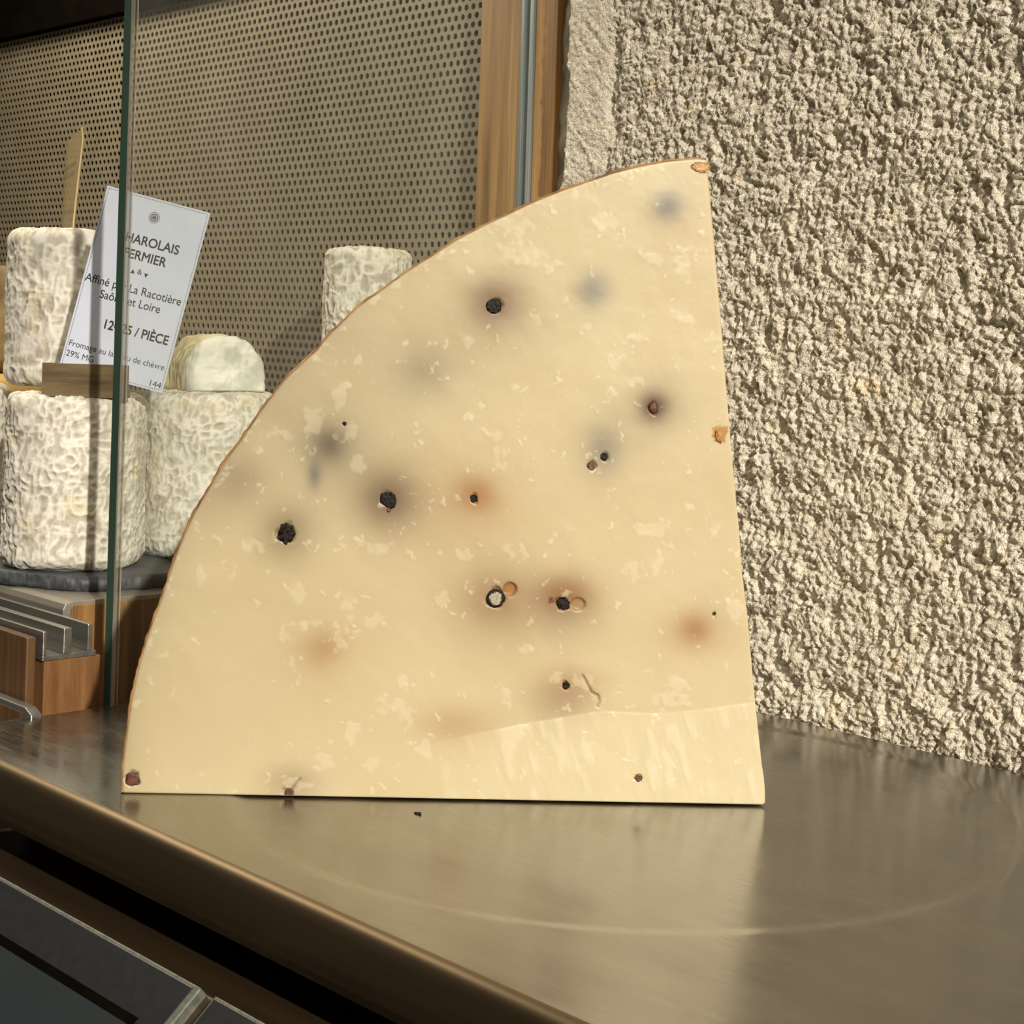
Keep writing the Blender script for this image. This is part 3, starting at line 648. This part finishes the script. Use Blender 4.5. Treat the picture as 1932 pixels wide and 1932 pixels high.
def paste():
    nr, na = 470, 640
    rho = np.linspace(.004, 1, nr); tau = np.linspace(0, 1, na)
    RHO, TAU = np.meshgrid(rho, tau, indexing='ij')
    amax = np.interp(RHO * r_arc[-1], r_rg, a_rg)
    ang = TAU * amax
    Ro = radius(TAU * AMAX) - RIND; rr = RHO * Ro
    x = -rr * np.cos(ang); z = rr * np.sin(ang)
    # small wobble of the knife-cut right-hand edge
    px = 1444 + x / PX; py = 1519 - z / PX      # approximate photo pixel of each vertex
    # exact inverse through the camera
    Wp = w_of(x.ravel(), z.ravel(), np.zeros(x.size)); vv = Wp - CAM; dd = vv @ FW
    px = (CX + FPX * (vv @ RT) / dd).reshape(x.shape); py = (CY - FPX * (vv @ UP) / dd).reshape(x.shape)
    P3 = np.stack([px, py, 0 * px], -1)
    wx = px + 9 * vnoise(P3 / 14, 5) + 4 * vnoise(P3 / 6, 6); wy = py + 9 * vnoise(P3 / 14, 7) + 4 * vnoise(P3 / 6, 8)
    base = np.array(srgb(197, 181, 143)[:3]); c = np.ones(px.shape + (3,)) * base
    lo = fbm(P3 / 190, 3, 12)[..., None]; c = c * (1 + .05 * lo * np.array([.6, 1, 1.7]))
    edge = np.minimum.reduce([z / PX, (Ro - rr) / PX * 1.0, (amax - ang) * rr / PX])
    rim = np.exp(-np.maximum((Ro - rr) / PX, 0) / 26)[..., None]; c = c * (1 - .16 * rim * smooth(300, 700, py)[..., None])
    for sx, sy, rx, ry, st, col in STAIN:
        m_ = (min(1, st * 1.2) * np.exp(-(((px - sx) / rx) ** 2 + ((py - sy) / ry) ** 2) * 1.15))[..., None]
        c = c * (1 - m_) + np.array(srgb(*col)[:3]) * m_
    disp = .00035 * fbm(P3 / 120, 3, 14) + .00002 * fbm(P3 / 10, 2, 15)
    light = np.array(srgb(222, 212, 184)[:3])
    rg = random.Random(5); fl = list(FLK)
    for k in range(420):
        r_ = abs(rg.gauss(0, 1)); fl.append((rg.uniform(240, 1440), rg.uniform(310, 1500), 2.5 + 2.8 * r_, 2.4 + 2.4 * rg.random() + 1.5 * r_))
    for k in range(70):                         # flakes just inside the rind, their specular glint painted as light colour
        i = rg.uniform(3, len(ARC) - 3); a_, f_ = int(i), i % 1; ex = ARC[a_][0] * (1 - f_) + ARC[a_ + 1][0] * f_; ey = ARC[a_][1] * (1 - f_) + ARC[a_ + 1][1] * f_
        q_ = rg.uniform(5, 20); fl.append((ex + q_ * .75, ey + q_ * .65, rg.uniform(4, 11), rg.uniform(2.5, 6)))
    mask = np.zeros_like(px)
    for fx, fy, rx, ry in fl:
        # restrict to a window for speed
        a0 = math.degrees(0); 
        cxm, czm = face(fx, fy); r0 = math.hypot(cxm, czm); an = math.atan2(czm, -cxm)
        ri = r0 / max(radius(an) - RIND, 1e-6); ti = an / AMAX; wr_ = (max(rx, ry) + 16) * PX
        i0 = int(np.clip((ri - wr_ / .2) * nr, 0, nr - 1)); i1 = int(np.clip((ri + wr_ / .2) * nr + 2, 1, nr))
        da = wr_ / max(r0, .01) / AMAX + .01; j0 = int(np.clip((ti - da) * na, 0, na - 1)); j1 = int(np.clip((ti + da) * na + 2, 1, na))
        sl = (slice(i0, i1), slice(j0, j1))
        d2 = ((wx[sl] - fx) / rx) ** 2 + ((wy[sl] - fy) / ry) ** 2
        mask[sl] = np.maximum(mask[sl], (1 - smooth(.55, 1.15, d2)) * (.55 if rx * ry > 90 else .75))
    mask *= smooth(-.85, -.2, vnoise(P3 / 15, 33))
    sm_ = smear_mask(px, py)
    streak = fbm(np.stack([(px * .96 - py * .25) / 16, (py * .97 + px * .22) / 60, 0 * px], -1), 3, 18)
    c = c * (1 - .30 * sm_[..., None]) + np.array(srgb(216, 204, 170)[:3]) * .30 * sm_[..., None]
    k_ = (sm_ * smooth(.1, .5, streak) * .35)[..., None]; c = c * (1 - k_) + light * k_
    mm_ = (mask * .46)[..., None]; c = c * (1 - mm_) + light * mm_
    disp += .00010 * mask * (.7 + .6 * vnoise(P3 / 9, 34)) + sm_ * (.00013 + .00010 * streak)
    # fine cracks
    for poly in ([(1100, 1275), (1108, 1290), (1116, 1306), (1128, 1312), (1131, 1324), (1127, 1333)], [(548, 1494), (556, 1480), (566, 1470)]):
        dmin = np.full(px.shape, 1e9)
        for (x0, y0), (x1, y1) in zip(poly, poly[1:]):
            t = np.clip(((px - x0) * (x1 - x0) + (py - y0) * (y1 - y0)) / ((x1 - x0) ** 2 + (y1 - y0) ** 2), 0, 1)
            dmin = np.minimum(dmin, np.hypot(px - x0 - t * (x1 - x0), py - y0 - t * (y1 - y0)))
        kk = np.exp(-(dmin / 2.2) ** 2); disp -= .0007 * kk; c = c * (1 - .4 * kk[..., None])
    for sx, sy, r_, kind in PEP:                 # sockets
        d_ = np.hypot(wx * .5 + px * .5 - sx, wy * .5 + py * .5 - sy) / r_
        disp -= .0011 * (1 - smooth(.75, 1.25, d_)) * min(1, r_ / 10)
    notch = np.hypot(px - 962, py - 1112) / 14; disp -= .0012 * (1 - smooth(.7, 1.1, notch)); k_ = (.75 * (1 - smooth(.8, 1.1, notch)))[..., None]; c = c * (1 - k_) + np.array(srgb(150, 100, 44)[:3]) * k_
    notch = np.hypot((px - 1090) / 1.2, py - 1140) / 13; disp -= .0010 * (1 - smooth(.7, 1.1, notch)); k_ = (.5 * (1 - smooth(.8, 1.1, notch)))[..., None]; c = c * (1 - k_) + np.array(srgb(160, 124, 72)[:3]) * k_
    am = np.maximum(np.abs(wx - 1360) / 13, np.abs(wy - 822) / 18); k_ = (.85 * (1 - smooth(.8, 1.1, am)))[..., None]; c = c * (1 - k_) + np.array(srgb(172, 118, 48)[:3]) * k_
    # rounded rims of the cut
    rd = .0005; e = np.clip(edge * PX / rd, 0, 1); dround = rd * (1 - np.sqrt(np.clip(1 - (1 - e) ** 2, 0, 1)))
    dep = dround - disp * e
    F_ = w_of(x.ravel(), z.ravel(), dep.ravel()); col = c.reshape(-1, 3)
    Q = [grid_quads(nr, na)]
    loop = np.concatenate([np.arange(nr) * na, (nr - 1) * na + np.arange(1, na), np.arange(nr - 2, -1, -1) * na + na - 1])
    V = [F_]; Cc = [col]; off = len(F_); prev = loop; L = len(loop)
    for t in np.linspace(.003, TH, 10):
        ring = w_of(x.ravel()[loop], z.ravel()[loop], np.full(L, t)); V.append(ring); Cc.append(np.tile(base, (L, 1)))
        idx = off + np.arange(L); off += L; Q.append(np.stack([prev, np.roll(prev, -1), np.roll(idx, -1), idx], -1)[:-1]); prev = idx
    cen = w_of([-.09], [.08], [TH]); V.append(cen); Cc.append(base[None]); T = np.stack([prev[:-1], prev[1:], np.full(L - 1, off)], -1)
    Q = np.concatenate(Q); 
    VV = np.concatenate(V); VV[:, 2] = np.maximum(VV[:, 2], .0001)
    o = mesh_np('paste', VV, Q, M_paste, None, True, np.concatenate(Cc), T)
    return rel(cheese, o)
paste()
def rind():
    n = 700; t = np.linspace(0, 1, n); an = t * AMAX; r = radius(an); s = t * .3
    wave = .00007 * np.sin(s / .0042 * 2 * math.pi + 2 * vnoise(np.stack([s * 60, 0 * s, 0 * s], -1), 3)) + .00022 * vnoise(np.stack([s * 260, 0 * s, 0 * s], -1), 5)
    rows = []
    for k, d in enumerate([.0006, .0001, .0004, .0012] + list(np.linspace(.004, TH - .003, 24)) + [TH, TH]):
        wv = wave + .0006 * fbm(np.stack([s * 90, np.full(n, d * 220), 0 * s], -1), 2, 8) * (k > 5)
        rad = r + wv + (-RIND - .0004 if k == 0 else (-.0005 if k == 1 else (-.0001 if k == 2 else 0)))
        if k == 29: rad = r - RIND - .0004
        rows.append(w_of(-rad * np.cos(an), np.maximum(rad * np.sin(an), .0003), np.full(n, d)))
    o = mesh_np('rind', np.concatenate(rows), grid_quads(len(rows), n), M_rind); return rel(cheese, o)
rind()
def blob(name, mats, px, py, r, sx=1, sy=1, sd_=.8, seed=0, out=0.0, rot=0, lump=.22, flush=-.0003):
    import bmesh
    bm = bmesh.new(); bmesh.ops.create_icosphere(bm, subdivisions=3, radius=1); P = np.array([v.co[:] for v in bm.verts])
    k = 1 + lump * fbm(P * 2.2 + seed * 3.1, 3, seed, .7) * 1.6; Pn = P * k[:, None]
    c_, s_ = math.cos(rot), math.sin(rot); ux, uz = Pn[:, 0] * sx * c_ - Pn[:, 2] * sy * s_, Pn[:, 0] * sx * s_ + Pn[:, 2] * sy * c_
    fx, fz = face(px, py); R_ = r * PX
    Wd = w_of(fx + ux * R_, np.maximum(fz + uz * R_, .0006), np.maximum(Pn[:, 1] * sd_ * R_ - out, flush + .00012 * fbm(P * 5, 2, seed)))
    for v, q_ in zip(bm.verts, Wd): v.co = q_
    bm.normal_update(); bmesh.ops.recalc_face_normals(bm, faces=bm.faces); me = bpy.data.meshes.new(name); bm.to_mesh(me); bm.free()
    for p_ in me.polygons: p_.use_smooth = True
    return rel(cheese, link(name, me, mats))
for i, (x_, y_, r_, kind) in enumerate(PEP):
    if kind == 'ring':
        o = blob('peppercorn', M_pepper, x_, y_, r_, 1, 1, .7, i, -.0003, 0, .08)
        k = blob('peppercorn_core', M_pepin, x_, y_, r_ * .66, 1, 1, .5, i + 50, .0005, 0, .2, -.00045)
        k.parent = None; rel(o, k)
    else:
        dep_ = .0004 if r_ > 9 and kind == 'black' else 0.0002
        blob('peppercorn', M_pepper if kind == 'black' else M_pepbr, x_, y_, r_, 1, 1.12 if i % 2 else .92, .75, i, dep_ - (.0007 if kind == 'brown' and r_ > 8 else 0), i * .7, .30)
blob('rind_flake', M_rflake, 1322, 316, 14, 1.25, .62, .5, 90, .0006, -.1, .3)
blob('rind_flake', M_rflake, 1356, 824, 9, .7, 1.3, .25, 93, .0002, .4, .3)

# small dark crumb lying on the pan
import bmesh
bm = bmesh.new(); bmesh.ops.create_icosphere(bm, subdivisions=2, radius=.0011)
for v in bm.verts: v.co = Vector((v.co.x * 1.5, v.co.y * .7, v.co.z * .7)) * (1 + .3 * math.sin(v.co.x * 4000 + v.co.y * 3000))
me = bpy.data.meshes.new('pepper_crumb'); bm.to_mesh(me); bm.free()
o = link('pepper_crumb', me, M_pepper); q = onz(790, 1543, -.0016); o.location = (q[0], q[1], -.0006)
tag(o, 'tiny dark pepper crumb lying on the steel pan', 'crumb')
